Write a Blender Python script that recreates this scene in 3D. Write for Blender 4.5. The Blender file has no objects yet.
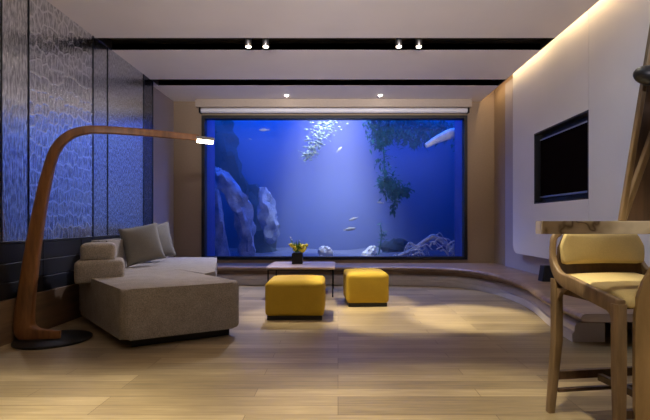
import bpy, bmesh, math, random
from mathutils import Vector, Matrix
C = bpy.context.scene.collection
S = bpy.context.scene
PI = math.pi
R = random.Random(7)

# ------------------------------------------------------------------ helpers
def lin(c):
    def f(v):
        v /= 255.0
        return v/12.92 if v <= .04045 else ((v+.055)/1.055)**2.4
    return (f(c[0]), f(c[1]), f(c[2]), 1)

def obj(name, bm, m=None, parent=None, smooth=False, loc=None, angle=40):
    me = bpy.data.meshes.new(name)
    bmesh.ops.recalc_face_normals(bm, faces=bm.faces[:])
    if smooth:
        lim = math.radians(angle)
        for f in bm.faces: f.smooth = True
        for e in bm.edges:
            if len(e.link_faces) == 2 and e.calc_face_angle(0) > lim: e.smooth = False
    bm.to_mesh(me); bm.free()
    o = bpy.data.objects.new(name, me); C.objects.link(o)
    if m: me.materials.append(m)
    if parent: o.parent = parent
    if loc: o.location = loc
    return o

def empty(name, loc=(0,0,0), rz=0):
    o = bpy.data.objects.new(name, None); C.objects.link(o)
    o.location = loc; o.rotation_euler = (0,0,rz); o.empty_display_size = .05
    return o

def tag(o, label=None, cat=None, group=None, kind=None):
    if label: o['label'] = label
    if cat: o['category'] = cat
    if group: o['group'] = group
    if kind: o['kind'] = kind
    return o

def copy_tree(o, parent=None):
    c = o.copy(); C.objects.link(c)
    if parent: c.parent = parent
    for ch in o.children: copy_tree(ch, c)
    return c

def box(bm, x0, x1, y0, y1, z0, z1, bev=0, seg=2):
    r = bmesh.ops.create_cube(bm, size=1)
    vs = r['verts']
    for v in vs:
        v.co = Vector(((x0+x1)/2+v.co.x*(x1-x0), (y0+y1)/2+v.co.y*(y1-y0), (z0+z1)/2+v.co.z*(z1-z0)))
    if bev:
        es = list({e for v in vs for e in v.link_edges})
        bmesh.ops.bevel(bm, geom=es, offset=bev, segments=seg, affect='EDGES', profile=.5)
    return bm

def prism(bm, pts, z0, z1, bev=0, seg=3, M=None, plan_only=False):
    """pts: plan polygon; extruded z0..z1; M optional matrix."""
    vs = [bm.verts.new((p[0], p[1], z0)) for p in pts]
    vt = [bm.verts.new((p[0], p[1], z1)) for p in pts]
    n = len(pts)
    fs = [bm.faces.new(vs[::-1]), bm.faces.new(vt)]
    for i in range(n):
        fs.append(bm.faces.new((vs[i], vs[(i+1)%n], vt[(i+1)%n], vt[i])))
    if M:
        for v in vs+vt: v.co = M @ v.co
    if bev:
        es = list({e for f in fs for e in f.edges})
        bmesh.ops.bevel(bm, geom=es, offset=bev, segments=seg, affect='EDGES', profile=.5)
    return bm

def round_poly(pts, r, seg=6):
    """round the corners of a plan polygon; r a number or one per corner."""
    out = []; n = len(pts)
    for i in range(n):
        p = Vector(pts[i]); a = Vector(pts[i-1]); b = Vector(pts[(i+1)%n])
        ri = r[i] if isinstance(r, (list, tuple)) else r
        if ri <= 0: out.append((p.x, p.y)); continue
        d1 = (a-p).normalized(); d2 = (b-p).normalized()
        ang = d1.angle(d2); t = min(ri/math.tan(ang/2), (a-p).length*.49, (b-p).length*.49)
        s = p+d1*t; e = p+d2*t
        for k in range(seg+1):
            u = k/seg
            q = s*(1-u)**2+p*2*u*(1-u)+e*u*u
            out.append((q.x, q.y))
    return out

def soft(bm, dx, dy, dz, r, crown=0, side=0, n=12, M=None, base=0.0, seed=None):
    """soft cushion: rounded box dx*dy*dz centred in x,y, standing on z=base."""
    t = bmesh.new()
    bmesh.ops.create_cube(t, size=2)
    bmesh.ops.subdivide_edges(t, edges=t.edges[:], cuts=n, use_grid_fill=True)
    h = Vector((dx/2, dy/2, dz/2))
    for v in t.verts:
        u = v.co.copy()
        u = Vector([math.copysign(abs(c)**.8, c) for c in u])
        p = Vector((u.x*h.x, u.y*h.y, u.z*h.z))
        inn = Vector([max(-(h[i]-r), min(h[i]-r, p[i])) for i in range(3)])
        d = p-inn
        if d.length > 1e-9: p = inn+d.normalized()*r
        wx = 1-min(1, abs(u.x))**2; wy = 1-min(1, abs(u.y))**2; wz = 1-min(1, abs(u.z))**2
        if u.z > .99: p.z += crown*(wx*wy)**.7
        if side:
            if abs(u.x) > .99: p.x += math.copysign(side*wy*wz, u.x)
            if abs(u.y) > .99: p.y += math.copysign(side*wx*wz, u.y)
        p.z += h.z+base
        v.co = p if M is None else M @ p
    me = bpy.data.meshes.new('tmp'); t.to_mesh(me); t.free()
    bm.from_mesh(me); bpy.data.meshes.remove(me)
    return bm

def catmull(P, k=8):
    P = [Vector(p) for p in P]; out = []
    for i in range(len(P)-1):
        p0 = P[i-1] if i else P[0]*2-P[1]
        p1, p2 = P[i], P[i+1]
        p3 = P[i+2] if i+2 < len(P) else P[-1]*2-P[-2]
        for j in range(k):
            t = j/k
            out.append(.5*((2*p1)+(p2-p0)*t+(2*p0-5*p1+4*p2-p3)*t*t+(3*p1-p0-3*p2+p3)*t**3))
    out.append(P[-1]); return out

def sweep(bm, path, sect, ref=Vector((0,0,1)), closed_sect=True):
    """sect(i, n) -> list of (a, b) offsets along side, up; path list of Vectors."""
    n = len(path); rings = []
    for i, p in enumerate(path):
        t = (path[min(i+1, n-1)]-path[max(i-1, 0)]).normalized()
        s = t.cross(ref).normalized(); u = s.cross(t)
        rings.append([bm.verts.new(p+s*a+u*b) for a, b in sect(i, n)])
    m = len(rings[0])
    for i in range(n-1):
        for j in range(m if closed_sect else m-1):
            k = (j+1) % m
            bm.faces.new((rings[i][j], rings[i][k], rings[i+1][k], rings[i+1][j]))
    if closed_sect:
        bm.faces.new(rings[0][::-1]); bm.faces.new(rings[-1])
    return bm

def rrect(w, h, r, seg=3):
    pts = []
    for cx, cy, a0 in ((w/2-r, h/2-r, 0), (-w/2+r, h/2-r, 90), (-w/2+r, -h/2+r, 180), (w/2-r, -h/2+r, 270)):
        for k in range(seg+1):
            a = math.radians(a0+90*k/seg)
            pts.append((cx+r*math.cos(a), cy+r*math.sin(a)))
    return pts

def tube(bm, path, rad, seg=10, ref=Vector((0,0,1))):
    path = [Vector(p) for p in path]
    def s(i, n):
        r = rad(i/(n-1)) if callable(rad) else rad
        return [(r*math.cos(2*PI*k/seg), r*math.sin(2*PI*k/seg)) for k in range(seg)]
    t = (path[-1]-path[0]).normalized()
    if abs(t.dot(ref)) > .95: ref = Vector((0,1,0)) if abs(t.y) < .9 else Vector((1,0,0))
    return sweep(bm, path, s, ref)

def lathe(bm, prof, seg=32, cx=0, cy=0):
    rings = []
    for r, z in prof:
        rings.append([bm.verts.new((cx+max(r, 1e-4)*math.cos(2*PI*k/seg), cy+max(r, 1e-4)*math.sin(2*PI*k/seg), z)) for k in range(seg)])
    for i in range(len(prof)-1):
        for j in range(seg):
            k = (j+1) % seg
            bm.faces.new((rings[i][j], rings[i][k], rings[i+1][k], rings[i+1][j]))
    bm.faces.new(rings[0][::-1]); bm.faces.new(rings[-1])
    return bm

# ------------------------------------------------------------------ materials
class N:
    def __init__(s, name):
        s.m = bpy.data.materials.new(name); s.m.use_nodes = True
        s.t = s.m.node_tree; s.b = s.t.nodes['Principled BSDF']; s.out = s.t.nodes['Material Output']
    def n(s, kind, **kw):
        x = s.t.nodes.new(kind)
        for k, v in kw.items(): setattr(x, k, v)
        return x
    def l(s, a, b): s.t.links.new(a, b)
    def coord(s, scale=(1,1,1), rot=(0,0,0)):
        tc = s.n('ShaderNodeTexCoord'); mp = s.n('ShaderNodeMapping')
        mp.inputs['Scale'].default_value = scale; mp.inputs['Rotation'].default_value = rot
        s.l(tc.outputs['Object'], mp.inputs['Vector']); return mp.outputs['Vector']
    def noise(s, vec, scale, detail=4, rough=.55):
        x = s.n('ShaderNodeTexNoise'); s.l(vec, x.inputs['Vector'])
        x.inputs['Scale'].default_value = scale; x.inputs['Detail'].default_value = detail; x.inputs['Roughness'].default_value = rough
        return x.outputs['Fac']
    def ramp(s, fac, stops):
        x = s.n('ShaderNodeValToRGB'); s.l(fac, x.inputs['Fac'])
        e = x.color_ramp.elements
        while len(e) < len(stops): e.new(.5)
        for i, (p, c) in enumerate(stops): e[i].position = p; e[i].color = c
        return x.outputs['Color']
    def bump(s, h, strength=.3, dist=.01):
        x = s.n('ShaderNodeBump'); s.l(h, x.inputs['Height'])
        x.inputs['Strength'].default_value = strength; x.inputs['Distance'].default_value = dist
        s.l(x.outputs['Normal'], s.b.inputs['Normal']); return x
    def set(s, **kw):
        for k, v in kw.items(): s.b.inputs[k.replace('_', ' ')].default_value = v

def mix(c, k): return (min(1, c[0]*k), min(1, c[1]*k), min(1, c[2]*k), 1)

def plain(name, rgb, rough=.6, var=.06, scale=3, metallic=0, spec=.5):
    s = N(name); c = lin(rgb)
    col = s.ramp(s.noise(s.coord(), scale), [(.3, mix(c, 1-var)), (.7, mix(c, 1+var))])
    s.l(col, s.b.inputs['Base Color']); s.set(Roughness=rough, Metallic=metallic)
    s.b.inputs['Specular IOR Level'].default_value = spec
    return s.m

def fabric(name, rgb, var=.35, scale=160, rough=.9, bump=.25):
    s = N(name); c = lin(rgb); v = s.coord()
    n1 = s.noise(v, scale, 3, .7); n2 = s.noise(v, 9, 3)
    mx = s.n('ShaderNodeMath', operation='MULTIPLY_ADD'); s.l(n2, mx.inputs[0]); mx.inputs[1].default_value = .25; s.l(n1, mx.inputs[2])
    col = s.ramp(mx.outputs[0], [(.42, mix(c, 1-var)), (.82, mix(c, 1+var))])
    s.l(col, s.b.inputs['Base Color']); s.set(Roughness=rough); s.b.inputs['Specular IOR Level'].default_value = .25
    s.bump(n1, bump, .003); return s.m

def wood(name, c1, c2, stretch=(1,1,1), scale=14, rough=.42):
    s = N(name); v = s.coord(stretch)
    n1 = s.noise(v, scale, 6, .6); n2 = s.noise(v, scale*.22, 3)
    mx = s.n('ShaderNodeMath', operation='MULTIPLY_ADD'); s.l(n2, mx.inputs[0]); mx.inputs[1].default_value = .7; s.l(n1, mx.inputs[2])
    col = s.ramp(mx.outputs[0], [(.6, lin(c1)), (1.05, lin(c2))])
    s.l(col, s.b.inputs['Base Color']); s.set(Roughness=rough)
    s.bump(n1, .08, .002); return s.m

def emit(name, rgb, power):
    s = N(name); c = lin(rgb)
    s.set(Base_Color=c, Emission_Color=c, Emission_Strength=power); return s.m

M = {}
M['plaster'] = plain('ceiling paint', (236,228,224), .75, .02, 2)
M['white_wall'] = plain('white satin panel', (228,226,228), .5, .02, 2)
M['brown_wall'] = plain('taupe wall cloth', (162,140,114), .8, .05, 40)
M['strip_wall'] = plain('pale wall paint', (176,168,172), .6, .03, 2)
M['black'] = plain('black lacquer', (14,13,14), .45, .1)
M['slot'] = plain('dark ceiling channel', (44,38,36), .5, .1)
M['black_metal'] = plain('black metal', (20,20,22), .4, .1, 8, .6)
M['steel'] = plain('brushed grey metal', (150,146,140), .35, .05, 20, .9)
M['oak'] = wood('oak', (104,84,60), (150,124,92), (1,1,.12), 26)
M['oak_flat'] = wood('flat sawn oak', (136,108,68), (184,152,104), (1,1,.22), 9)
M['walnut'] = wood('walnut', (60,44,32), (96,72,52), (1,1,.1), 20)
M['stand_wood'] = wood('dark stand wood', (84,66,44), (122,100,68), (1,1,.1), 20)
M['lamp_wood'] = wood('bent lamp wood', (108,72,42), (154,104,60), (1,1,.15), 24, .35)
M['bench_wood'] = wood('curved bench wood', (118,96,80), (160,134,112), (.12,1,1), 18, .32)
M['base_wood'] = wood('wall base wood', (98,78,58), (128,104,78), (1,.1,1), 18)
M['tabletop'] = wood('table top veneer', (176,150,132), (200,176,156), (.12,1,1), 16, .35)
M['sofa'] = fabric('oatmeal tweed', (150,142,132), .4, 120)
M['pillow'] = fabric('grey green cushion cloth', (122,118,110), .2, 200)
M['yellow'] = fabric('mustard upholstery', (182,150,46), .12, 220, .75, .15)
M['cream'] = fabric('cream upholstery', (206,184,128), .08, 200, .6, .1)
M['screen'] = plain('dark tv screen', (19,13,15), .6, .02, spec=0)
M['niche'] = plain('niche lining', (26,26,32), .55, .05)
M['blind'] = plain('roller blind cloth', (182,166,148), .8, .04, 30)
M['leaf'] = plain('leaf green', (96,140,40), .5, .3, 30)
M['petal'] = plain('yellow petals', (250,232,70), .6, .06, 60)
M['bud'] = plain('pale bud', (214,214,226), .6, .05, 60)
M['soil'] = plain('dark soil', (40,30,24), .95, .3, 80)
M['cuff'] = plain('dark blue grey leather', (28,31,38), .42, .15, 20)
M['panel_leather'] = plain('black wall leather', (26,26,30), .42, .12, 14)
M['mullion'] = plain('black joint', (10,10,14), .4, .05)
M['lamp_glow'] = emit('lamp diffuser', (255,238,196), 26)
M['spot_glow'] = emit('spot lens', (255,236,204), 22)
M['down_glow'] = emit('downlight lens', (255,246,236), 26)
M['led'] = emit('cove led', (255,206,140), 3)

def floor_mat():
    s = N('oak plank floor'); v = s.coord()
    b = s.n('ShaderNodeTexBrick'); s.l(v, b.inputs['Vector'])
    b.inputs['Scale'].default_value = 1; b.inputs['Brick Width'].default_value = 1.3; b.inputs['Row Height'].default_value = .12
    b.inputs['Mortar Size'].default_value = .0018; b.inputs['Mortar Smooth'].default_value = .2; b.inputs['Bias'].default_value = 0
    b.offset = .37; b.offset_frequency = 3
    b.inputs['Color1'].default_value = (0,0,0,1); b.inputs['Color2'].default_value = (1,1,1,1); b.inputs['Mortar'].default_value = (.3,.3,.3,1)
    g = s.noise(s.coord((.9,14,1)), 3.2, 6, .62)
    m = s.n('ShaderNodeMath', operation='MULTIPLY_ADD'); s.l(b.outputs['Color'], m.inputs[0]); m.inputs[1].default_value = .32; 
    m2 = s.n('ShaderNodeMath', operation='MULTIPLY_ADD'); s.l(g, m2.inputs[0]); m2.inputs[1].default_value = .8; m2.inputs[2].default_value = -.08
    s.l(m2.outputs[0], m.inputs[2])
    col = s.ramp(m.outputs[0], [(.12, lin((112,97,73))), (.5, lin((158,139,105))), (.85, lin((196,175,137)))])
    dk = s.n('ShaderNodeMixRGB', blend_type='MULTIPLY'); dk.inputs['Fac'].default_value = 1
    s.l(col, dk.inputs['Color1'])
    inv = s.ramp(b.outputs['Fac'], [(0, (1,1,1,1)), (1, (.45,.4,.36,1))]); s.l(inv, dk.inputs['Color2'])
    s.l(dk.outputs['Color'], s.b.inputs['Base Color'])
    rr = s.n('ShaderNodeMapRange'); s.l(g, rr.inputs['Value']); rr.inputs['To Min'].default_value = .3; rr.inputs['To Max'].default_value = .5
    s.l(rr.outputs['Result'], s.b.inputs['Roughness']); s.b.inputs['Specular IOR Level'].default_value = .38
    s.bump(m2.outputs[0], .05, .002)
    return s.m
M['floor'] = floor_mat()

def marble_mat():
    s = N('cream marble'); v = s.coord((1,1.6,1), (.3,.2,.5))
    w = s.noise(v, 2.4, 4, .55)
    a = s.n('ShaderNodeMath', operation='SUBTRACT'); s.l(w, a.inputs[0]); a.inputs[1].default_value = .5
    ab = s.n('ShaderNodeMath', operation='ABSOLUTE'); s.l(a.outputs[0], ab.inputs[0])
    col = s.ramp(ab.outputs[0], [(0, lin((120,104,86))), (.012, lin((192,176,148))), (.06, lin((214,200,174)))])
    s.l(col, s.b.inputs['Base Color']); s.set(Roughness=.22); return s.m
M['marble'] = marble_mat()

def glass_panel(name, pattern, tint, rough, strength):
    s = N(name); tc = s.n('ShaderNodeTexCoord'); sp = s.n('ShaderNodeSeparateXYZ'); s.l(tc.outputs['Object'], sp.inputs[0])
    cb = s.n('ShaderNodeCombineXYZ'); s.l(sp.outputs['Z'], cb.inputs['X']); s.l(sp.outputs['Y'], cb.inputs['Y'])
    mp = s.n('ShaderNodeMapping'); s.l(cb.outputs[0], mp.inputs['Vector']); mp.inputs['Scale'].default_value = (1, 4, 1)
    h = s.noise(mp.outputs['Vector'], 13 if pattern != 'fine' else 24, 3, .6)
    base = lin(tint); col = s.ramp(h, [(.40, mix(base, .6)), (.60, mix(base, 1.15))])
    if pattern == 'scale':
        nz = s.n('ShaderNodeTexNoise'); s.l(cb.outputs[0], nz.inputs['Vector']); nz.inputs['Scale'].default_value = 9
        ad = s.n('ShaderNodeVectorMath', operation='MULTIPLY_ADD'); s.l(nz.outputs['Color'], ad.inputs[0]); ad.inputs[1].default_value = (.04, .03, 0); s.l(cb.outputs[0], ad.inputs[2])
        mv = s.n('ShaderNodeVectorMath', operation='MULTIPLY'); s.l(ad.outputs[0], mv.inputs[0]); mv.inputs[1].default_value = (8, 12.5, 1)
        b = s.n('ShaderNodeTexVoronoi', feature='DISTANCE_TO_EDGE', voronoi_dimensions='2D'); s.l(mv.outputs[0], b.inputs['Vector'])
        b.inputs['Scale'].default_value = 1; b.inputs['Randomness'].default_value = .62
        fac = s.ramp(b.outputs['Distance'], [(.03, (1,1,1,1)), (.13, (0,0,0,1))])
        a = s.n('ShaderNodeMath', operation='MULTIPLY_ADD'); s.l(fac, a.inputs[0]); a.inputs[1].default_value = .3; s.l(h, a.inputs[2])
        m = s.n('ShaderNodeMixRGB'); s.l(fac, m.inputs['Fac']); s.l(col, m.inputs['Color1']); m.inputs['Color2'].default_value = mix(base, 1.25); col = m.outputs['Color']
        h = a.outputs[0]
    s.l(col, s.b.inputs['Base Color'])
    s.bump(h, strength, .012)
    s.set(Metallic=1, Roughness=rough); return s.m
M['ripple'] = glass_panel('rippled mirror glass', 'ripple', (226,230,232), .16, .36)
M['scale'] = glass_panel('scale pattern mirror glass', 'scale', (222,226,230), .16, .34)
M['fine'] = glass_panel('fine ribbed mirror glass', 'fine', (216,222,228), .2, .26)
M['dimglass'] = glass_panel('dark patterned glass', 'scale', (110,114,126), .22, .35)

def rock_mat(name, a, b):
    s = N(name); v = s.coord()
    n = s.noise(v, 4.5, 8, .65)
    s.l(s.ramp(n, [(.35, lin(a)), (.65, lin(b))]), s.b.inputs['Base Color']); s.set(Roughness=.9)
    s.bump(n, .5, .05); return s.m
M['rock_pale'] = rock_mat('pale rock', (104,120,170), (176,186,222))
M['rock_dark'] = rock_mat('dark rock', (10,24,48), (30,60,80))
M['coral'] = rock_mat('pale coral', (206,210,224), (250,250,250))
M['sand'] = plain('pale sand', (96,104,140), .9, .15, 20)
M['weed'] = plain('dark water weed', (16,98,100), .7, .4, 12)
M['froth'] = plain('white froth', (186,206,206), .5, .05, 20)
M['fish'] = plain('silver fish', (200,205,215), .4, .1, 20)
M['tank_paint'] = plain('blue tank lining', (62,84,160), .9, .1, .6)

def vol_mat():
    m = bpy.data.materials.new('blue water'); m.use_nodes = True; t = m.node_tree
    t.nodes.remove(t.nodes['Principled BSDF'])
    sc = t.nodes.new('ShaderNodeVolumeScatter'); sc.inputs['Color'].default_value = (.78,.80,1,1); sc.inputs['Density'].default_value = .18
    sc.inputs['Anisotropy'].default_value = .1
    ab = t.nodes.new('ShaderNodeVolumeAbsorption'); ab.inputs['Color'].default_value = (.25,.5,1,1); ab.inputs['Density'].default_value = .04
    ad = t.nodes.new('ShaderNodeAddShader'); t.links.new(sc.outputs[0], ad.inputs[0]); t.links.new(ab.outputs[0], ad.inputs[1])
    t.links.new(ad.outputs[0], t.nodes['Material Output'].inputs['Volume']); return m
def pane_mat():
    m = bpy.data.materials.new('clear acrylic'); m.use_nodes = True; t = m.node_tree
    t.nodes.remove(t.nodes['Principled BSDF'])
    a = t.nodes.new('ShaderNodeBsdfTransparent'); a.inputs['Color'].default_value = (1,1,1,1)
    t.links.new(a.outputs[0], t.nodes['Material Output'].inputs['Surface']); return m

# ------------------------------------------------------------------ dimensions
XL, XR, YB, YF, ZC = -2.725, 2.68, 7.55, -2.0, 3.07
XC = 2.444                       # ceiling edge beside the cove
XP = 2.56                        # face of the proud white panel
WX0, WX1, WZ0, WZ1 = -2.335, 2.215, .355, 2.825     # aquarium opening in the back wall

def struct(name, bm, m, **kw):
    return tag(obj(name, bm, m, **kw), kind='structure')

# ------------------------------------------------------------------ room shell
struct('floor', box(bmesh.new(), XL-.2, XR+.15, YF-.1, YB+.1, -.1, 0), M['floor'])
b = bmesh.new()
for y0, y1 in ((YF, 4.95), (5.30, 6.39), (6.68, YB)): box(b, XL-.2, XC, y0, y1, ZC, ZC+.08)
struct('ceiling', b, M['plaster'])
for k, (y0, y1) in enumerate(((4.95, 5.30), (6.39, 6.68))):
    b = bmesh.new()
    box(b, XL, XC, y0-.02, y1+.02, ZC+.12, ZC+.16)
    box(b, XL, XC, y0-.02, y0, ZC+.002, ZC+.12); box(b, XL, XC, y1, y1+.02, ZC+.002, ZC+.12)
    box(b, XC-.006, XC, y0, y1, ZC+.001, ZC+.12); box(b, XL, XL+.006, y0, y1, ZC+.001, ZC+.12)
    struct('trim_%d' % (k+1), b, M['slot'])
# cove above the right wall
b = bmesh.new()
box(b, XC-.24, XR+.02, YF, YB, ZC+.30, ZC+.34); box(b, XC-.26, XC-.24, YF, YB, ZC+.161, ZC+.30)
struct('trim_3', b, M['plaster'])
b = bmesh.new(); box(b, XC-.20, XC-.18, YF+.3, YB-.1, ZC+.17, ZC+.19)
o = struct('trim_4', b, M['led'])
# back wall round the opening
b = bmesh.new()
box(b, XL-.2, WX0, YB, YB+.12, 0, 3.45); box(b, WX1, XR+.1, YB, YB+.12, 0, 3.45)
box(b, WX0, WX1, YB, YB+.12, WZ1, 3.45); box(b, WX0, WX1, YB, YB+.12, 0, WZ0)
struct('wall_back', b, M['brown_wall'])
struct('wall_front', box(bmesh.new(), XL-.2, XR+.1, YF-.1, YF, 0, 3.45), M['brown_wall'])
struct('wall_right', box(bmesh.new(), XR, XR+.1, YF, YB, 0, 3.45), M['brown_wall'])
b = bmesh.new()
# lower right wall skin, pale, behind the proud panel
box(b, XR-.012, XR, YF, 7.02, 0, 3.2)
struct('trim_5', b, M['strip_wall'])

# proud white panel with tv niche
NY0, NY1, NZ0, NZ1 = 4.50, 5.75, 1.235, 2.15
PZ0, PY1, PZ1 = .55, 6.44, 3.36
MYZ = Matrix(((0,0,1,0),(1,0,0,0),(0,1,0,0),(0,0,0,1)))      # plan (y,z) extruded in x
b = bmesh.new()
far = round_poly([(NY1, PZ0), (PY1, PZ0), (PY1, PZ1), (NY1, PZ1)], [0, .16, 0, 0], 8)
prism(b, far, XP, XR-.012, M=MYZ)
prism(b, [(NY0, PZ0), (NY1, PZ0), (NY1, NZ0), (NY0, NZ0)], XP, XR-.012, M=MYZ)
prism(b, [(NY0, NZ1), (NY1, NZ1), (NY1, PZ1), (NY0, PZ1)], XP, XR-.012, M=MYZ)
wp = struct('wall_right_panel', b, M['white_wall']); wp.name = 'trim_6'
b = bmesh.new(); prism(b, [(YF, PZ0), (NY0-.006, PZ0), (NY0-.006, PZ1), (YF, PZ1)], XP, XR-.012, M=MYZ)
struct('trim_7', b, M['white_wall'])
b = bmesh.new()
box(b, XR-.02, XR-.014, NY0, NY1, NZ0, NZ1)
box(b, XP+.002, XR-.02, NY0, NY0+.02, NZ0, NZ1); box(b, XP+.002, XR-.02, NY1-.02, NY1, NZ0, NZ1)
box(b, XP+.002, XR-.02, NY0+.02, NY1-.02, NZ1-.02, NZ1); box(b, XP+.002, XR-.02, NY0+.02, NY1-.02, NZ0, NZ0+.02)
struct('trim_8', b, M['niche'])

# ------------------------------------------------------------------ left wall
GZ = .82
wl = struct('wall_left', box(bmesh.new(), XL-.2, XL-.15, YF, YB, 0, 3.45), M['strip_wall'])
b = bmesh.new(); box(b, XL-.15, XL-.095, 6.48, YB, 0, 3.10); box(b, XL-.1, XL-.0, 6.47, 6.482, 0, 3.10)
struct('trim_9', b, M['strip_wall'])
edges = [(-2.0, -.6, 'ripple'), (-.6, .9, 'scale'), (.9, 2.3, 'ripple'), (2.3, 3.56, 'scale'), (3.56, 3.874, 'ripple'), (3.874, 4.894, 'scale'), (4.894, 5.202, 'fine'), (5.202, 6.165, 'fine'), (6.165, 6.48, 'dimglass')]
for y0, y1, k in edges:
    p = obj('glass_panel', box(bmesh.new(), XL-.018, XL, y0+.006, y1-.006, GZ+.02, ZC+.02), M[k], wl)
    p['label'] = {'ripple': 'panel of vertically rippled mirror glass', 'scale': 'mirror glass panel embossed with a scale pattern',
                  'fine': 'finely ribbed mirror glass panel', 'dimglass': 'dark patterned glass panel at the far end'}[k]
for y0, y1, k in edges[1:]+[(6.474, 0, '')]:
    b = bmesh.new(); box(b, XL-.018, XL+.006, y0-.0055, y0+.0055, GZ+.02, ZC); obj('mullion', b, M['mullion'], wl)
obj('backing', box(bmesh.new(), XL-.15, XL-.02, YF, 6.47, 0, 3.40), M['mullion'], wl)
b = bmesh.new(); box(b, XL-.02, XL+.012, YF, 6.48, GZ, GZ+.02, .003); o = obj('rail', b, M['mullion'], wl)
b = bmesh.new()
for i in range(14):
    y0 = YF+i*.606
    for z0, z1 in ((.36, .50), (.50, .66), (.66, .82)):
        box(b, XL-.02, XL+.004, y0+.002, min(6.48, y0+.606)-.002, z0+.0015, z1-.0015, .006, 2)
o = obj('wainscot', b, M['panel_leather'], wl); o['label'] = 'black padded band below the glass'
b = bmesh.new(); box(b, XL-.02, XL+.022, YF, 6.48, 0, .36, .004); struct('baseboard_left', b, M['base_wood'])

# ------------------------------------------------------------------ aquarium window
b = bmesh.new(); f = .055
for x0, x1, z0, z1 in ((WX0, WX0+f, WZ0, WZ1), (WX1-f, WX1, WZ0, WZ1), (WX0+f, WX1-f, WZ1-f, WZ1), (WX0+f, WX1-f, WZ0, WZ0+.05)):
    box(b, x0, x1, YB-.03, YB+.12, z0, z1, .004)
w1 = struct('window_1', b, M['black'])
obj('pane', box(bmesh.new(), WX0+f, WX1-f, YB+.03, YB+.06, WZ0+.05, WZ1-f), pane_mat(), w1)['label'] = 'clear acrylic pane'
# tank shell: jambs then the wider tank
TY0, TY1, TX0, TX1, TZ0, TZ1 = YB+.12, 10.9, -3.7, 3.5, .25, 5.0
b = bmesh.new()
box(b, WX0-.1, WX0+f-.005, YB+.121, YB+.62, .2, 3.2); box(b, WX1-f+.005, WX1+.1, YB+.121, YB+.62, .2, 3.2)
struct('trim_10', b, M['tank_paint'])
b = bmesh.new()
box(b, TX0-.1, TX1+.1, TY1, TY1+.1, .2, TZ1); box(b, TX0-.1, TX0, TY0+.01, TY1, .2, TZ1); box(b, TX1, TX1+.1, TY0+.01, TY1, .2, TZ1)
box(b, TX0-.1, TX1+.1, TY0+.01, TY1+.1, TZ1, TZ1+.1)
struct('wall_tank', b, M['tank_paint'])
# sand
b = bmesh.new()
nx, ny = 40, 16
g = [[None]*(ny+1) for _ in range(nx+1)]
for i in range(nx+1):
    for j in range(ny+1):
        x = TX0+(TX1-TX0)*i/nx; y = TY0+.01+(TY1-TY0-.01)*j/ny
        g[i][j] = b.verts.new((x, y, .29+.03*math.sin(x*3+y)+.025*math.sin(y*5-x*2)+.05*j/ny))
for i in range(nx):
    for j in range(ny): b.faces.new((g[i][j], g[i+1][j], g[i+1][j+1], g[i][j+1]))
o = struct('floor_tank', b, M['sand'], smooth=True)
wv = obj('water', box(bmesh.new(), TX0+.002, TX1-.002, YB+.13, TY1-.002, .10, TZ1-.002), vol_mat())
tag(wv, 'hazy blue water filling the aquarium', 'water', kind='stuff')

def rock(name, spine, label, cat, m, seed, seg=14, flat=.75):
    """irregular rock column along a spine of (x,y,z,r)."""
    rr = random.Random(seed); b = bmesh.new()
    P = catmull([s[:3] for s in spine], 5)
    rad = [v.x for v in catmull([(s[3], 0, 0) for s in spine], 5)]
    ph = [rr.uniform(0, 6.28) for _ in range(8)]
    n = len(P); rings = []
    for i, p in enumerate(P):
        ring = []
        for k in range(seg):
            a = 2*PI*k/seg
            q = 1+.22*math.sin(3*a+ph[0]+i*.5)+.16*math.sin(5*a+ph[1]-i*.9)+.12*math.sin(2*a+ph[2]+i*1.3)+rr.uniform(-.09, .09)
            r = max(.01, rad[i])*q
            ring.append(b.verts.new((p.x+r*math.cos(a), p.y+flat*r*math.sin(a), p.z+rr.uniform(-.03, .03))))
        rings.append(ring)
    for i in range(n-1):
        for k in range(seg):
            b.faces.new((rings[i][k], rings[i][(k+1) % seg], rings[i+1][(k+1) % seg], rings[i+1][k]))
    b.faces.new(rings[0][::-1]); b.faces.new(rings[-1])
    o = obj(name, b, m, smooth=True, angle=32)
    return tag(o, label, cat)

rock('rock', [(-2.33,8.8,.3,.15), (-2.36,8.8,.9,.10), (-2.42,8.8,1.5,.06), (-2.48,8.8,1.75,.02)], 'pale rock sliver hugging the left edge of the aquarium', 'rock', M['rock_pale'], 3)
rock('rock', [(-1.84,9.0,.3,.13), (-1.88,9.0,.8,.16), (-2.0,9.0,1.3,.20), (-2.2,9.0,1.7,.20), (-2.42,9,2.0,.13), (-2.5,9,2.1,.06)], 'tall pale rock column leaning left, beside the dark slab in the aquarium', 'rock', M['rock_pale'], 11)
rock('rock', [(-1.46,9.5,.54,.05), (-1.44,9.5,.70,.13), (-1.50,9.5,1.1,.19), (-1.56,9.5,1.45,.15), (-1.62,9.5,1.75,.07)], 'shorter pale rock column standing nearest the middle of the aquarium', 'rock', M['rock_pale'], 23)
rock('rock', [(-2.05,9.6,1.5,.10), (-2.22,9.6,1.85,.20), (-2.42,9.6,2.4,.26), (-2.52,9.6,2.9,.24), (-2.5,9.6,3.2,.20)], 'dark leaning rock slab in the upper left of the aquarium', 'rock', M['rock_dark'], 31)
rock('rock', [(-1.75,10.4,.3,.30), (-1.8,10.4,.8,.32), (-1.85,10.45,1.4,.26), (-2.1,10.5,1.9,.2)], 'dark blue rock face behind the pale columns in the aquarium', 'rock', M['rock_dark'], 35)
rock('rock', [(1.3,9.7,.28,.34), (1.32,9.7,.5,.30), (1.34,9.7,.62,.10)], 'low dark green mound left of the driftwood in the aquarium', 'rock', M['rock_dark'], 41, flat=.8)
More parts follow.
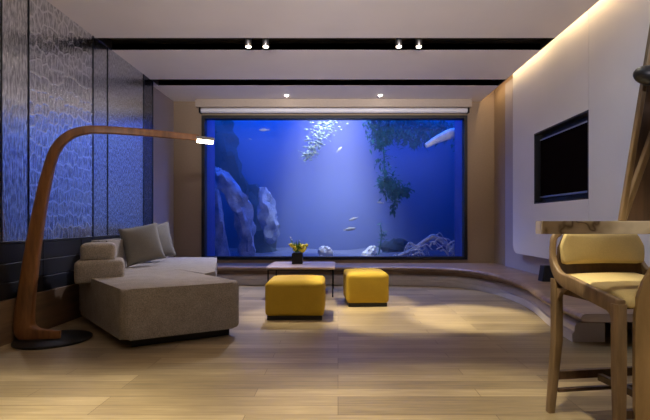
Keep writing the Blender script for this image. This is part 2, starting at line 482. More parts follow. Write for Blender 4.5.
rock('coral', [(-.26,8.6,.27,.12), (-.25,8.6,.42,.13), (-.25,8.6,.52,.06)], 'small round white coral behind the flower pot', 'coral', M['coral'], 52)
rock('coral', [(.62,9.2,.26,.13), (.68,9.2,.40,.11), (.72,9.2,.5,.04)], 'small pale coral clump right of the ottomans behind the glass', 'coral', M['coral'], 53)

# driftwood: tangled pale branches, lower right
dw = empty('driftwood', (1.75, 8.6, .29))
tag(dw, 'tangled pale driftwood on the sand in the lower right of the aquarium', 'driftwood')
rr = random.Random(5); b = bmesh.new()
tube(b, catmull([(-.62,0,.02), (-.3,0,.16), (.0,.02,.36), (.14,0,.42), (.42,0,.22), (.62,0,.02)], 6), lambda t: .05-.02*abs(t-.5), 8, Vector((0,1,0)))
obj('trunk', b, M['coral'], dw, smooth=True, angle=80)
for i in range(34):
    x0 = rr.uniform(-.6, .5); top = .46-.62*abs(x0-.1)
    p0 = Vector((x0, rr.uniform(-.25, .2), max(.01, top*rr.uniform(.3,.9))))
    sg = 1 if x0 > -.05 else rr.choice((1, 1, -1))
    p1 = p0+Vector((sg*rr.uniform(.05, .14), rr.uniform(-.08, .08), rr.uniform(-.02, .12)))
    p2 = p1+Vector((sg*rr.uniform(.05, .14), rr.uniform(-.08, .08), rr.uniform(-.16, .04)))
    p3 = p2+Vector((sg*rr.uniform(.02, .1), 0, -.1))
    for p in (p1, p2, p3): p.z = max(.005, p.z); p.x = max(-.7, min(.68, p.x))
    b = bmesh.new(); tube(b, catmull([p0, p1, p2, p3], 4), lambda t: .019*(1-.6*t), 6, Vector((0,1,0)))
    obj('branch', b, M['coral'], dw, smooth=True, angle=80)

br = bmesh.new()
tube(br, catmull([(1.72,8.6,2.49), (1.95,8.62,2.62), (2.2,8.65,2.73), (2.32,8.65,2.76)], 6), lambda t: .05+.05*min(1, t*1.6), 10, Vector((0,1,0)))
tag(obj('branch', br, M['coral'], smooth=True, angle=80), 'thick pale branch slanting through weeds in the upper right of the aquarium', 'branch')

def leaf(b, p, d, L, w, up):
    d = d.normalized(); s = d.cross(up)
    if s.length < 1e-3: s = Vector((1,0,0))
    s.normalize(); n = s.cross(d)
    a = b.verts.new(p); c1 = b.verts.new(p+d*L*.45+s*w+n*w*.4); c2 = b.verts.new(p+d*L*.45-s*w+n*w*.4); m_ = b.verts.new(p+d*L*.5); e = b.verts.new(p+d*L-n*L*.12)
    b.faces.new((a, c1, m_)); b.faces.new((a, m_, c2)); b.faces.new((c1, e, m_)); b.faces.new((m_, e, c2))

def weed(name, stems, n, spread, L, label, seed, m='weed'):
    rr = random.Random(seed); r = empty(name, stems[0][0]); o0 = Vector(stems[0][0])
    tag(r, label, 'plant')
    b = bmesh.new(); f = bmesh.new()
    for st in stems:
        P = catmull(st, 8); P = [p-o0 for p in P]
        tube(b, P, lambda t: .016*(1-.5*t), 6, Vector((0,1,0)))
        for i in range(n):
            t = rr.random(); p = P[int(t*(len(P)-1))]
            sp = spread(t) if callable(spread) else spread
            q = p+Vector((rr.gauss(0, sp), rr.gauss(0, sp), rr.gauss(0, sp*.7)))
            leaf(f, q, Vector((rr.uniform(-1,1), rr.uniform(-.6,.6), rr.uniform(-1,.5))), L*rr.uniform(.6,1.4), L*.22, Vector((rr.uniform(-.3,.3), -.5, 1)))
    obj('stem', b, M[m], r, smooth=True, angle=80); obj('foliage', f, M[m], r)
    return r
weed('water_weed', [[(.74,8.6,3.1), (.85,8.6,2.7), (.90,8.6,2.3), (.92,8.6,1.9), (1.05,8.6,1.62), (1.12,8.6,1.45), (1.04,8.6,1.15)],
  [(1.02,8.62,1.66), (1.2,8.62,1.58), (1.38,8.6,1.66)], [(1.06,8.6,1.68), (.98,8.6,1.78), (.86,8.6,1.76)], [(.70,8.6,3.1), (.72,8.6,2.8), (.8,8.6,2.45)], [(1.0,8.6,3.1), (.98,8.6,2.8), (.9,8.6,2.5)]],
  300, lambda t: .10*(1-t)+.03, .10, 'long dark green weed strand hanging down right of the middle in the aquarium', 61)
weed('water_weed', [[(1.25,9.3,3.25), (1.7,9.3,3.1), (2.5,9.3,2.95)], [(1.15,9.3,3.0), (1.4,9.3,2.85), (1.75,9.3,2.72)], [(1.2,9.3,3.2), (1.9,9.3,2.95), (2.3,9.3,2.9)]], 420, .13, .14, 'dark mass of weeds under the top edge in the upper right of the aquarium', 62)
weed('water_weed', [[(2.38,8.4,3.0), (2.40,8.4,2.6), (2.34,8.4,2.3)]], 160, .06, .10, 'short weed hanging against the right edge of the aquarium', 63)
weed('water_weed', [[(.86,9.3,.30), (.92,9.3,.7), (.9,9.3,.95)]], 40, .06, .09, 'thin faint weed growing up from the sand left of the green mound', 65)

# pale froth plume under the surface
rr = random.Random(8); b = bmesh.new()
for i in range(330):
    t = rr.random()**1.1
    x = -.62+(.42)*(1-t)**1.0+rr.gauss(0, .05+.13*(1-t)); z = 2.20+.75*(1-t)+rr.gauss(0, .04); y = 8.5+rr.gauss(0, .12)
    if z > 3.0: continue
    s = rr.uniform(.006, .03)
    bmesh.ops.create_icosphere(b, subdivisions=1, radius=s, matrix=Matrix.Translation((x, y, z)) @ Matrix.Diagonal((1.4, 1, .7, 1)))
tag(obj('bubble_plume', b, M['froth'], smooth=True, angle=80), 'plume of white froth streaming down under the water surface', 'bubbles', kind='stuff')

def fish_mesh(L):
    b = bmesh.new(); body = []
    for i in range(9):
        t = i/8; r = L*.16*math.sin(PI*min(1, t*.92+.06))**.8
        body.append([b.verts.new((L*(t-.5), r*.45*math.cos(a), r*math.sin(a))) for a in [2*PI*k/8 for k in range(8)]])
    for i in range(8):
        for k in range(8): b.faces.new((body[i][k], body[i][(k+1)%8], body[i+1][(k+1)%8], body[i+1][k]))
    b.faces.new(body[0][::-1]); b.faces.new(body[-1])
    return b
def fish(x, y, z, L, tilt, label, flip=1):
    r = empty('fish', (x, y, z)); r.rotation_euler = (0, tilt, 0 if flip > 0 else PI)
    tag(r, label, 'fish', 'fish in the aquarium')
    obj('body', fish_mesh(L), M['fish'], r, smooth=True, angle=80)
    b = bmesh.new(); prism(b, [(L*.44, 0), (L*.66, L*.14), (L*.6, 0), (L*.66, -L*.14)], -.004, .004, M=Matrix.Rotation(PI/2, 4, 'X')); obj('tail_fin', b, M['fish'], r)
    b = bmesh.new(); prism(b, [(-L*.15, L*.12), (L*.1, L*.24), (L*.22, L*.1)], -.003, .003, M=Matrix.Rotation(PI/2, 4, 'X')); obj('dorsal_fin', b, M['fish'], r)
fish(.30, 8.7, 1.06, .17, -.3, 'small pale fish right of the middle of the aquarium, upper of a pair')
fish(.24, 8.7, .86, .22, .15, 'small pale fish right of the middle of the aquarium, lower of a pair', -1)
fish(-1.42, 8.4, 2.76, .17, 0, 'pale fish near the water surface in the upper left of the aquarium')
fish(.03, 8.6, 2.42, .13, .8, 'pale fish high up just right of the froth plume', -1)
fish(-1.72, 8.6, 2.62, .06, .3, 'tiny pale fish in front of the dark slab in the upper left')
fish(.82, 8.6, 1.38, .12, .1, 'small pale fish left of the hanging weed tip')

# ------------------------------------------------------------------ roller blind over the window
rb = empty('roller_blind', (0, YB, 2.845)); tag(rb, 'beige roller blind box running above the aquarium window', 'blind')
b = bmesh.new(); box(b, -2.40, 2.25, -.16, -.002, .09, .223, .006); obj('cassette', b, M['blind'], rb)
b = bmesh.new(); tube(b, [(-2.32,-.08,.046), (2.19,-.08,.046)], .042, 20); obj('roll', b, M['white_wall'], rb, smooth=True)
b = bmesh.new(); box(b, -2.35, -2.322, -.13, -.01, .0, .089, .004); obj('bracket', b, M['black_metal'], rb)
b = bmesh.new(); box(b, 2.192, 2.22, -.13, -.01, .0, .089, .004); obj('bracket', b, M['black_metal'], rb)

# ------------------------------------------------------------------ curved bench
BH = .30
nose = catmull([(-2.70,6.90,0), (-1.5,6.90,0), (0,6.90,0), (.8,6.88,0), (1.45,6.76,0), (1.84,6.55,0), (2.06,6.1,0), (2.13,5.5,0), (2.08,4.9,0), (1.96,4.35,0), (1.87,3.8,0), (1.85,3.35,0)], 8)
be = empty('window_bench', (0, 6.9, 0)); tag(be, 'curved wooden bench step running under the aquarium and along the right wall', 'bench')
O = Vector((0, 6.9, 0))
def off(path, d):
    out = []
    n = len(path)
    for i, p in enumerate(path):
        t = (path[min(i+1, n-1)]-path[max(i-1, 0)]).normalized()
        s = Vector((-t.y, t.x, 0))      # towards the wall
        out.append(p+s*d)
    return out
nose = [p-O for p in nose]
# slab: top surface from nosing to the walls
inner = off(nose, .05)
b = bmesh.new()
plan = [(p.x, p.y) for p in inner]+[(XR-.014, 3.35-6.9), (XR-.014, YB-.002-6.9), (XL+.002, YB-.002-6.9), (XL+.002, inner[0].y)]
prism(b, plan, BH-.062, BH)
obj('bench_top', b, M['bench_wood'], be)
def strip(prof, name, m, cut=0):
    """prof: list of (inset, z) swept along the nosing line, closed."""
    b = bmesh.new()
    rails = [[(v.x, v.y, z) for v in off(nose, d)][:len(nose)-cut] for d, z in prof]
    R_ = [[b.verts.new(c) for c in r] for r in rails]
    n = len(nose)-cut; m_ = len(prof)
    for j in range(m_):
        k = (j+1) % m_
        for i in range(n-1): b.faces.new((R_[j][i], R_[j][i+1], R_[k][i+1], R_[k][i]))
    b.faces.new([R_[j][0] for j in range(m_)]); b.faces.new([R_[j][-1] for j in range(m_)][::-1])
    return obj(name, b, m, be, smooth=True, angle=35)
hr = .031
strip([(.05, BH)]+[(.045-.045*math.sin(a), BH-hr+hr*math.cos(a)) for a in [PI*k/8 for k in range(1, 8)]]+[(.05, BH-2*hr)], 'nosing', M['bench_wood'])
strip([(.07, BH-.063)]+[(.07+.10*math.sin(PI/2*k/6), BH-.063-.077*(1-math.cos(PI/2*k/6))) for k in range(1, 7)]+[(.18, .159), (.36, .159), (.36, BH-.063)], 'cove_moulding', M['bench_wood'], 6)
M['plinth'] = plain('pale grey plinth', (206,198,198), .4, .04, 6)
strip([(.36, .158), (.155, .158), (.135, .152), (.122, .138), (.116, .118), (.114, .085), (.10, .075), (.095, .06), (.095, 0), (.36, 0)], 'plinth', M['plinth'], 6)

# ------------------------------------------------------------------ tv
tv = empty('television', (XP+.06, 5.13, 1.30)); tag(tv, 'black flat television set into the white right wall panel', 'television')
b = bmesh.new(); box(b, 0, .035, -.57, .57, .01, .765, .006); obj('casing', b, M['black'], tv)
b = bmesh.new(); box(b, -.004, .0005, -.552, .552, .03, .748); obj('screen', b, M['screen'], tv)
for z0, z1 in ((.748,.765), (.01,.03)):
    b = bmesh.new(); box(b, -.006, .0005, -.57, .57, z0, z1); obj('bezel', b, M['steel'], tv)
tv.rotation_euler = (0,0,0)
b = bmesh.new(); box(b, .035, .044, -.2, .2, .25, .5); obj('wall_mount', b, M['black_metal'], tv)

# small black box on the bench
sb = empty('black_box', (2.47, 5.22, BH)); tag(sb, 'small black wedge shaped box on the curved bench by the right wall', 'speaker')
b = bmesh.new()
prism(b, [(-.075, 0), (.075, 0), (.075, .185), (-.045, .185)], -.06, .06, .006, 2, M=Matrix(((1,0,0,0),(0,0,1,0),(0,1,0,0),(0,0,0,1))))
obj('body', b, M['black'], sb)
b = bmesh.new(); box(b, -.055, .06, -.066, -.06, .015, .17, .002); obj('grille', b, M['panel_leather'], sb)

# ------------------------------------------------------------------ ceiling lights
def can(x, y, label):
    r = empty('ceiling_spotlight', (x, y, ZC)); return tag(r, label, 'spotlight', 'spotlights in the ceiling channel')
cx = [(-1.03, 'leftmost spotlight in the dark ceiling channel'), (-.83, 'second spotlight from the left in the ceiling channel'),
      (.70, 'third spotlight from the left in the ceiling channel'), (.93, 'rightmost spotlight in the dark ceiling channel')]
c0 = can(cx[0][0], 5.06, cx[0][1])
b = bmesh.new(); lathe(b, [(.034, -.055), (.037, -.05), (.037, .055), (.034, .06)], 24); obj('housing', b, M['steel'], c0, smooth=True)
b = bmesh.new(); lathe(b, [(.006, .06), (.006, .119)], 10); obj('stem', b, M['black_metal'], c0, smooth=True)
b = bmesh.new(); lathe(b, [(.03, -.058), (.03, -.0551)], 24); obj('lens', b, M['spot_glow'], c0)
def spot(name, loc, tgt, power, col, size, blend, parent=None, r=.03):
    l = bpy.data.lights.new(name, 'SPOT'); l.energy = power; l.color = lin(col)[:3]; l.spot_size = math.radians(size); l.spot_blend = blend; l.shadow_soft_size = r
    o = bpy.data.objects.new(name, l); C.objects.link(o)
    d = (Vector(tgt)-Vector(loc)).normalized(); o.rotation_euler = d.to_track_quat('-Z', 'Y').to_euler()
    o.location = loc
    if parent: o.parent = parent; o.location = Vector(loc)-parent.location
    return o
def area(name, loc, tgt, power, col, sx, sy):
    l = bpy.data.lights.new(name, 'AREA'); l.shape = 'RECTANGLE'; l.size = sx; l.size_y = sy; l.energy = power; l.color = lin(col)[:3]
    o = bpy.data.objects.new(name, l); C.objects.link(o); o.location = loc
    d = (Vector(tgt)-Vector(loc)).normalized(); o.rotation_euler = d.to_track_quat('-Z', 'Y').to_euler(); return o
WARM = (255,242,210)
cans = [c0]
for x, lb in cx[1:]:
    r = copy_tree(c0); r.location.x = x; r['label'] = lb; cans.append(r)
tg = [(-.45,4.78,.4), (.50,4.62,0), (1.40,4.65,0), (.38,5.45,.4)]
for r, t in zip(cans, tg):
    spot('spot_lamp', Vector(r.location)+Vector((0,0,-.075)), t, (280,560,560,300)[cans.index(r)], WARM, 29, .6, r)
d0 = None; downs = []
for x, lb in ((-.838, 'left recessed downlight near the aquarium'), (.69, 'right recessed downlight near the aquarium')):
    if d0 is None:
        d0 = empty('ceiling_downlight', (x, 7.18, ZC)); r = d0
        b = bmesh.new(); lathe(b, [(.034, -.006), (.052, -.004), (.054, -.0005), (.034, -.0005)], 24); obj('trim_ring', b, M['plaster'], r, smooth=True)
        b = bmesh.new(); lathe(b, [(.004, -.024), (.014, -.022), (.024, -.016), (.031, -.005), (.033, -.001)], 24); obj('lens', b, M['down_glow'], r, smooth=True)
    else:
        r = copy_tree(d0); r.location.x = x
    tag(r, lb, 'downlight', 'recessed downlights by the window'); downs.append(r)
for r in downs:
    x = r.location.x
    spot('spot_lamp', (x, 7.18, ZC-.06), (-1.75, 5.6, .4) if x < 0 else (.9, 6.6, 0), 420 if x < 0 else 130, (232,232,255), 64 if x < 0 else 84, .8, r)

# ------------------------------------------------------------------ floor lamp
lampo = Vector((-2.405, 3.72, 0))
fl = empty('floor_lamp', lampo); tag(fl, 'tall curved wooden floor lamp on a round black base', 'floor lamp')
b = bmesh.new(); lathe(b, [(.285, 0), (.29, .004), (.29, .016), (.282, .022), (.01, .022)], 48); obj('base', b, M['black'], fl, smooth=True)
def W(px, py, Y): return Vector(((px-338)*Y/440, Y, 1-(py-222)*Y/440))-lampo
path = catmull([W(60,339.5,3.70), W(46,338.5,3.70), W(33,336,3.71), W(25.5,329,3.72), W(24.5,316,3.72), W(27.5,290,3.72), W(33,250,3.73), W(39.5,212,3.74), W(47,176,3.75), W(55,151,3.77), W(67,137,3.80), W(84,130.5,3.86), W(105,130,3.92), W(140,132.3,4.02), W(172,135.2,4.12), W(199,138,4.2)], 6)
def lsec(i, n):
    t = i/(n-1)
    h = .020+.085*min(1, t*6) if t < .18 else (.105-.04*(t-.18)/.37 if t < .55 else .065-.03*(t-.55)/.45)
    w = .15 if t < .2 else (.15-.07*(t-.2)/.35 if t < .55 else .08-.02*(t-.55)/.45)
    return rrect(w, h, min(w, h)*.22)
b = bmesh.new(); sweep(b, path, lsec, Vector((.25,-1,.0)).normalized()); 
obj('stem', b, M['lamp_wood'], fl, smooth=True, angle=50)
h0, h1 = W(196,137.7,4.19), W(214,139.8,4.26)
dv = (h1-h0).normalized()
b = bmesh.new(); sweep(b, [h0, h1], lambda i, n: rrect(.062, .030, .004), Vector((0,0,1))); obj('lamp_head', b, M['steel'], fl)
b = bmesh.new(); sweep(b, [h0+dv*.01+Vector((0,0,-.028)), h1-dv*.012+Vector((0,0,-.028))], lambda i, n: rrect(.052, .026, .004), Vector((0,0,1))); obj('diffuser', b, M['lamp_glow'], fl)
hm = (h0+h1)/2+lampo
spot('lamp_light', hm+Vector((0,0,-.06)), hm+Vector((.05,-.1,-2)), 11, (255,214,160), 140, .7, fl, .04)

# ------------------------------------------------------------------ sofa
sf = empty('sofa', (-2.0, 4.6, 0)); so = Vector((-2.0, 4.6)); tag(sf, 'large grey tweed corner sofa with an angled chaise along the left wall', 'sofa')
def L2(pts): return [(p[0]-so.x, p[1]-so.y) for p in pts]
A, B_, D = Vector((-1.667,3.40)), Vector((-.84,3.86)), Vector((-2.62,4.45))
u = (B_-A).normalized(); v = Vector((-u.y, u.x)); lab = (B_-A).length
Cc = B_+(D-A)
b = bmesh.new(); prism(b, round_poly(L2([A, B_, Cc, D]), [.07,.07,.04,.06], 4), .075, .475, .03, 4); 
obj('chaise', b, M['sofa'], sf, smooth=True, angle=60)
E, F, G, H = (-2.66,6.62), (-1.82,6.62), (-1.325,4.74), (-1.365,4.475)
b = bmesh.new(); prism(b, round_poly(L2([E, F, G, H, (-1.795,4.945), (-2.64,4.475)]), [.05,.06,.05,.02,.02,.03], 4), .075, .47, .03, 4)
obj('seat', b, M['sofa'], sf, smooth=True, angle=60)
b = bmesh.new()
prism(b, L2([A+u*.07+v*.09, A+u*(lab-.09)+v*.09, A+u*(lab-.09)+v*1.2, A+u*.3+v*1.2]), 0, .078)
prism(b, L2([(-2.55,4.75), (-2.55,6.5), (-1.92,6.5), (-1.46,4.85), (-1.75,5.05)]), 0, .078)
obj('plinth', b, M['black'], sf)
# back along the wall, arm rolls at the corner
b = bmesh.new(); prism(b, round_poly(L2([(-2.68,4.72), (-2.50,4.72), (-2.50,6.55), (-2.68,6.55)]), .06, 4), .45, .80, .04, 4)
obj('backrest', b, M['sofa'], sf, smooth=True, angle=60)
w = (D-A).normalized(); rot = math.atan2(u.y, u.x)
def roll(name, t, s, dx, dy, z0, dz, r):
    c = A+w*t+u*s-so
    b = bmesh.new(); soft(b, dx, dy, dz, r, .012, .012, 10, Matrix.Translation((c.x, c.y, z0)) @ Matrix.Rotation(rot-.06, 4, 'Z'))
    return obj(name, b, M['sofa'], sf, smooth=True, angle=60)
roll('arm_cushion', 1.14, .125, .41, .40, .42, .215, .032)
roll('arm_bolster', 1.16, .115, .29, .34, .625, .165, .032)

def pillow(loc, rz, tilt, label, sz=.45, roll=0):
    b = bmesh.new(); n = 14
    for side in (1, -1):
        g = [[None]*(n+1) for _ in range(n+1)]
        for i in range(n+1):
            for j in range(n+1):
                a, c = 2*i/n-1, 2*j/n-1
                k = ((1-a*a)*(1-c*c))**.42
                pin = 1-.07*(1-c*c)*abs(a)**3; pin2 = 1-.07*(1-a*a)*abs(c)**3
                g[i][j] = b.verts.new((a*sz/2*pin, side*.085*k, sz/2+c*sz/2*pin2))
        for i in range(n):
            for j in range(n): b.faces.new((g[i][j], g[i+1][j], g[i+1][j+1], g[i][j+1]))
    bmesh.ops.remove_doubles(b, verts=b.verts[:], dist=.0004)
    bmesh.ops.rotate(b, verts=b.verts[:], cent=(0,0,sz/2), matrix=Matrix.Rotation(-roll, 3, 'Y'))
    zmin = min(v.co.z for v in b.verts)
    for v in b.verts: v.co.z -= zmin
    o = obj('throw_pillow', b, M['pillow'], smooth=True, angle=75)
    o.location = loc; o.rotation_euler = (tilt, 0, rz); o.rotation_mode = 'XYZ'
    return tag(o, label, 'pillow', 'throw pillows on the sofa')
pillow((-2.30, 5.22, .477), math.radians(42), math.radians(-13), 'grey throw pillow nearer the camera on the sofa', .46, math.radians(10))
pillow((-2.37, 5.80, .477), math.radians(50), math.radians(-12), 'grey throw pillow farther back, partly behind the other one', .48, math.radians(8))

# ------------------------------------------------------------------ ottomans
def ottoman(loc, dx, dy, h, rz, label):
    r = empty('ottoman', loc, rz); tag(r, label, 'ottoman', 'mustard ottomans in front of the aquarium')
    b = bmesh.new(); soft(b, dx, dy, h-.06, .04, .03, .006, 14, None, .04); obj('cushion', b, M['yellow'], r, smooth=True, angle=70)
    b = bmesh.new(); box(b, -dx/2+.02, dx/2-.02, -dy/2+.02, dy/2-.02, 0, .045, .004); obj('plinth', b, M['black'], r)
    
ottoman((-.443, 4.74, 0), .60, .56, .41, 0, 'wider mustard ottoman in front of the coffee table')
ottoman((.335, 5.45, 0), .50, .56, .41, math.radians(4), 'smaller mustard ottoman right of the coffee table')

# ------------------------------------------------------------------ coffee table
ct = empty('coffee_table', (-.50, 6.24, 0)); tag(ct, 'low coffee table with thin black legs in front of the aquarium', 'table')
b = bmesh.new(); prism(b, round_poly([(-.46,-.44), (.46,-.44), (.46,.44), (-.46,.44)], .07, 6), .375, .40, .006, 2); obj('tabletop', b, M['tabletop'], ct, smooth=True)
b = bmesh.new()
box(b, -.40, .40, -.37, -.35, .35, .374); box(b, -.40, .40, .35, .37, .35, .374); box(b, -.42, -.40, -.37, .37, .35, .374); box(b, .40, .42, -.37, .37, .35, .374)
obj('apron', b, M['black_metal'], ct)
for sx in (-1, 1):
    for sy in (-1, 1):
        b = bmesh.new(); tube(b, [(sx*.43, sy*.385, 0), (sx*.43, sy*.385, .374)], .0095, 10); obj('leg', b, M['black_metal'], ct, smooth=True)
# flower pot
fp = empty('potted_flowers', (-.585, 6.36, .40)); tag(fp, 'yellow flowers in a square black pot on the coffee table', 'plant pot')
b = bmesh.new(); prism(b, [(-.075,-.075), (.075,-.075), (.075,.075), (-.075,.075)], 0, .15, .005, 2); obj('pot', b, M['black'], fp)
b = bmesh.new(); box(b, -.066, .066, -.066, .066, .146, .156); obj('soil', b, M['soil'], fp)
rr = random.Random(12); b = bmesh.new()
for i in range(46):
    a = rr.uniform(0, 2*PI); r0 = rr.uniform(0, .05); p = Vector((r0*math.cos(a), r0*math.sin(a), .152))
    leaf(b, p, Vector((math.cos(a)*rr.uniform(.1,.75), math.sin(a)*rr.uniform(.1,.75), 1)), rr.uniform(.10, .21), .011, Vector((math.cos(a), math.sin(a), .3)))
obj('leaves', b, M['leaf'], fp)
def bloom(p, r, m, name):
    b = bmesh.new(); n = 6
    bmesh.ops.create_icosphere(b, subdivisions=1, radius=r*.62, matrix=Matrix.Translation(p+Vector((0,0,r*.2))))
    for k in range(n):
        a = 2*PI*k/n
        leaf(b, p, Vector((math.cos(a), math.sin(a), .7)), r*1.1, r*.42, Vector((0,0,1)))
    obj(name, b, m, fp)
for k in range(26):
    a = rr.uniform(0, 2*PI); q = rr.uniform(.02, .14)
    bloom(Vector((q*math.cos(a)*1.0+.015, q*math.sin(a)*.8, .165+.10*rr.random())), rr.uniform(.034, .05), M['petal'], 'flower')
for p in ((-.10,0,.37), (-.085,.02,.34), (.03,-.01,.33)): bloom(Vector(p), .018, M['bud'], 'bud')
b = bmesh.new()
for p in ((-.10,0,.37), (-.085,.02,.34), (.03,-.01,.33)): tube(b, [Vector((p[0]*.2, 0, .15)), Vector((p[0]*.7, p[1], .26)), Vector(p)], .003, 5)
obj('stems', b, M['leaf'], fp)

# ------------------------------------------------------------------ bar counter, stool
bc = empty('bar_counter', (1.3, 1.95, 0)); tag(bc, 'cream marble topped bar counter with an oak support at the right edge', 'counter')
bo = Vector((1.3, 1.95))
CT = 1.004
slab = round_poly([(.812,1.75), (2.3,1.75), (2.3,2.06), (1.13,2.06), (.82,1.83)], [.004,0,0,.05,.02], 4)
b = bmesh.new(); prism(b, [(x-bo.x, y-bo.y) for x, y in slab], CT-.052, CT, .003, 2); obj('countertop', b, M['marble'], bc)
MXZ = Matrix(((1,0,0,0),(0,0,1,0),(0,1,0,0),(0,0,0,1)))
prof = [(1.252,0), (1.252,.50), (1.254,.61), (1.264,.68), (1.288,.75), (1.33,.82), (1.40,.88), (1.48,.920), (1.56,CT-.053), (1.98,CT-.053), (1.98,0)]
b = bmesh.new(); prism(b, [(x-bo.x, z) for x, z in prof], 1.852-bo.y, 1.872-bo.y, .003, 2, M=MXZ); obj('support_panel', b, M['oak_flat'], bc)
b = bmesh.new(); box(b, 2.0-bo.x, 2.28-bo.x, 1.80-bo.y, 2.04-bo.y, 0, CT-.053, .004); obj('support_post', b, M['oak_flat'], bc)

st = empty('bar_stool', (1.412, 2.12, 0), math.radians(8)); tag(st, 'oak bar stool with cream seat and low cream backrest under the marble counter', 'stool')
# local: -y towards the camera (front of the seat), +y the back
SW, SD, SZ = .245, .215, .655
for sx in (-1, 1):
    path = catmull([(sx*(SW+.0),-SD-.01,SZ-.02), (sx*SW,-SD*.5,SZ), (sx*SW,SD*.3,SZ+.035), (sx*(SW+.008),SD*.75,SZ+.06), (sx*(SW+.008),SD*1.02,SZ+.12), (sx*(SW+.002),SD*1.12,SZ+.2), (sx*(SW-.012),SD*1.16,SZ+.262), (sx*(SW-.045),SD*1.18,SZ+.285)], 6)
    b = bmesh.new(); sweep(b, path, lambda i, n: rrect(.07 if i < n*.35 else .07-.044*min(1, (i-n*.35)/(n*.3)), .03, .007), Vector((1,0,0)))
    # rounded brackets where the rail meets the legs
    for y0, sg, zz in ((-SD+.025, 1, SZ-.028), (SD-.025, -1, SZ+.006)):
        pl = [(y0, zz), (y0+sg*.075, zz+.008*(sg > 0)), (y0+sg*.045, zz-.006), (y0+sg*.02, zz-.026), (y0+sg*.006, zz-.055), (y0, zz-.085)]
        prism(b, pl, sx*SW-.013, sx*SW+.013, M=MYZ)
    obj('side_frame', b, M['oak'], st, smooth=True, angle=50)
# curved back shell
b = bmesh.new(); n = 16; rows = []
for z, q in ((SZ+.06, .0), (SZ+.13, .012), (SZ+.21, .02), (SZ+.285, .024)):
    fr, bk = [], []
    for i in range(n+1):
        t = 2*i/n-1; x = t*(SW-.005-(.05 if q > .023 else .012 if q > .015 else 0)); y = SD*1.13+q-.05*t*t
        fr.append(b.verts.new((x, y, z))); bk.append(b.verts.new((x, y+.018, z)))
    rows.append((fr, bk))
for a in range(3):
    for i in range(n):
        b.faces.new((rows[a][0][i], rows[a][0][i+1], rows[a+1][0][i+1], rows[a+1][0][i]))
        b.faces.new((rows[a][1][i+1], rows[a][1][i], rows[a+1][1][i], rows[a+1][1][i+1]))
    for e in (0, n): b.faces.new((rows[a][0][e], rows[a][1][e], rows[a+1][1][e], rows[a+1][0][e]))
for r0 in (rows[0], rows[3]):
    for i in range(n): b.faces.new((r0[0][i], r0[0][i+1], r0[1][i+1], r0[1][i]))
obj('back_shell', b, M['walnut'], st, smooth=True, angle=50)
b = bmesh.new(); soft(b, .462, .04, .165, .018, .004, .01, 12, None, 0)
for v_ in b.verts: v_.co.y += SD*1.13-.012-.05*(v_.co.x/.235)**2+v_.co.z*.1; v_.co.z += SZ+.125; v_.co.x *= 1-.12*max(0, (v_.co.z-SZ-.22)/.07)
obj('backrest', b, M['cream'], st, smooth=True, angle=70)
b = bmesh.new(); soft(b, .452, .46, .05, .02, .014, .0, 12, None, SZ-.0)
for v_ in b.verts: v_.co.z += .025*(v_.co.y/SD) if v_.co.y > 0 else .0; v_.co.z -= .03*max(0, (-v_.co.y-.15)/.08)
obj('seat', b, M['cream'], st, smooth=True, angle=70)
b = bmesh.new(); box(b, -SW+.018, SW-.018, -SD+.01, SD-.01, SZ-.03, SZ+.004, .004); obj('seat_frame', b, M['walnut'], st)
def leg(tx, ty, bx, by, w0, w1, top):
    b = bmesh.new(); sweep(b, [Vector((bx, by, 0)), Vector((tx, ty, top*.55)), Vector((tx, ty, top))], lambda i, n: rrect(w1 if i == 0 else w0, w1 if i == 0 else w0, .007), Vector((0,1,0)))
    obj('leg', b, M['oak'], st, smooth=True, angle=50)
for sx in (-1, 1):
    leg(sx*SW, -SD+.005, sx*(SW+.012), -SD-.012, .046, .036, SZ-.005)
    leg(sx*SW, SD-.005, sx*(SW+.02), SD+.02, .046, .036, SZ+.05)
for z, h in ((.20, .045), (.12, .018)):
    b = bmesh.new(); box(b, -SW+.01, SW-.01, SD-.008, SD+.018, z-h/2, z+h/2, .003); obj('stretcher', b, M['walnut'], st)
b = bmesh.new(); box(b, -.015, .015, -SD, SD-.008, .165, .20, .003); obj('stretcher', b, M['walnut'], st)
b = bmesh.new(); box(b, -SW+.01, SW-.01, -SD-.016, -SD+.01, .165, .20, .003); obj('foot_rest', b, M['walnut'], st)

# slanted wooden stand on the counter with a dark rounded roll
ws = empty('wooden_stand', (1.319, 1.95, CT+.001)); ws.scale = (.929,)*3; tag(ws, 'slanted wooden stand with a dark rounded roll on the marble counter', 'stand')
def bar(name, p0, p1, w_, h_, m):
    b = bmesh.new(); sweep(b, [Vector(p0), Vector(p1)], lambda i, n: rrect(w_, h_, .004), Vector((0,1,0))); return obj(name, b, M[m], ws)
bar('front_post', (-.10,-.05,.0), (.055,-.05,.95), .022, .026, 'stand_wood')
bar('brace', (-.065,.0,.0), (.155,.0,.62), .026, .03, 'stand_wood')
bar('rear_post', (.25,.05,.0), (.25,.05,.95), .04, .04, 'walnut')
b = bmesh.new(); prism(b, [(-.03,0), (.24,0), (.24,.93), (.12,.93)], .04, .052, M=MXZ); obj('back_panel', b, M['walnut'], ws)
b = bmesh.new()
pts = []
for k in range(9): a = PI/2*k/8; pts.append((.044*math.sin(a), .075*(1-math.cos(a))))
prof = pts+[(.048, .2), (.048, .34), (.03, .36)]
lathe(b, prof, 24)
for v_ in b.verts: v_.co = Vector((-.092+v_.co.z*.98, -.125+v_.co.y, .660+v_.co.x-.12*v_.co.z))
obj('roll', b, M['cuff'], ws, smooth=True, angle=50)
b = bmesh.new(); tube(b, [(.17,-.125,.64), (.17,.04,.64)], .012, 10); obj('peg', b, M['black_metal'], ws, smooth=True)

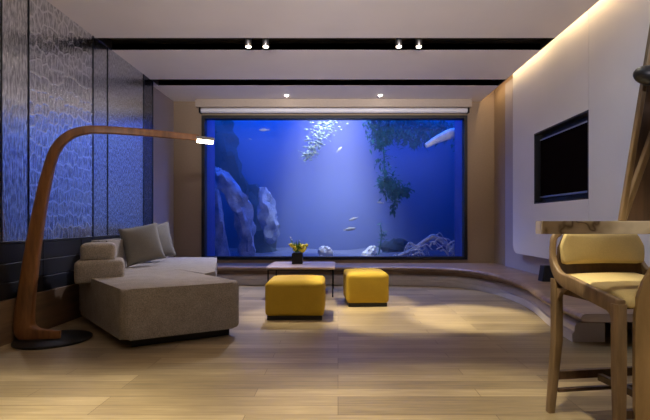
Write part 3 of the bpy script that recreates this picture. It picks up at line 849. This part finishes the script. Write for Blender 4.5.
# ------------------------------------------------------------------ lights
# lamps over the tank
spot('tank_lamp', (-.15, 9.2, 4.9), (-.05, 9.3, 0), 60, (225,228,255), 42, 1, None, .5)
spot('tank_lamp', (-.1, 8.1, 4.9), (-.1, 10.5, .3), 4300, (238,244,255), 52, 1, None, .5)
area('tank_lamp', (0, 9.2, 4.9), (0, 9.2, 0), 460, (10,104,255), 5.5, 2.0)
area('tank_lamp', (-2.4, 9.2, 4.9), (-2.0, 9.2, 0), 25, (24,124,255), 1.0, 1.0)
# cove led
area('cove_lamp', (XC+.035, (YF+YB)/2+.2, ZC+.17), (XC+.06, (YF+YB)/2+.2, 0), 21, (255,222,168), .03, YB-YF-.6).rotation_euler = (0, math.radians(-12), 0)
# ceiling downlights over the kitchen side, out of frame
for x, y in ((-1.9,1.7), (-.7,1.8), (.6,1.8), (-1.2,.2)):
    spot('ceiling_lamp', (x, y, ZC-.02), (x, y+.05, 0), 300, (255,242,208), 52, .6, None, .06)
spot('ceiling_lamp', (1.45, 2.75, ZC-.02), (1.42, 2.1, .7), 70, (255,244,220), 44, .6, None, .06)
spot('ceiling_lamp', (1.1, .2, ZC-.02), (1.43, 1.90, .66), 150, (255,244,224), 18, .7, None, .06)
spot('ceiling_lamp', (.7, 1.2, ZC-.02), (2.56, 3.2, 1.5), 175, (176,214,255), 64, .9, None, .06)  # added cool fill spot that brightens and tints the right wall panel
# added fill spots behind the camera, no fittings there, to brighten the ceiling
for x in (-1.5, 0, 1.5):
    spot('ceiling_fill', (x, YF+.25, 1.9), (x*.7, 5.0, ZC+.25), 800, (250,245,255), 40, 1, None, .12)

# ------------------------------------------------------------------ world, camera, view
w_ = bpy.data.worlds.new('world'); S.world = w_; w_.use_nodes = True
w_.node_tree.nodes['Background'].inputs['Color'].default_value = (.02,.02,.025,1)
cam = bpy.data.cameras.new('camera'); co = bpy.data.objects.new('camera', cam); C.objects.link(co)
co.location = (0,0,1); co.rotation_euler = (PI/2,0,0)
cam.sensor_width = 36; cam.lens = 36*440/650; cam.shift_x = -13/650; cam.shift_y = 12/650; cam.clip_start = .05
S.camera = co
S.view_settings.view_transform = 'Standard'; S.view_settings.look = 'None'
S.view_settings.exposure = 0; S.view_settings.gamma = 1; S.view_settings.use_curve_mapping = False
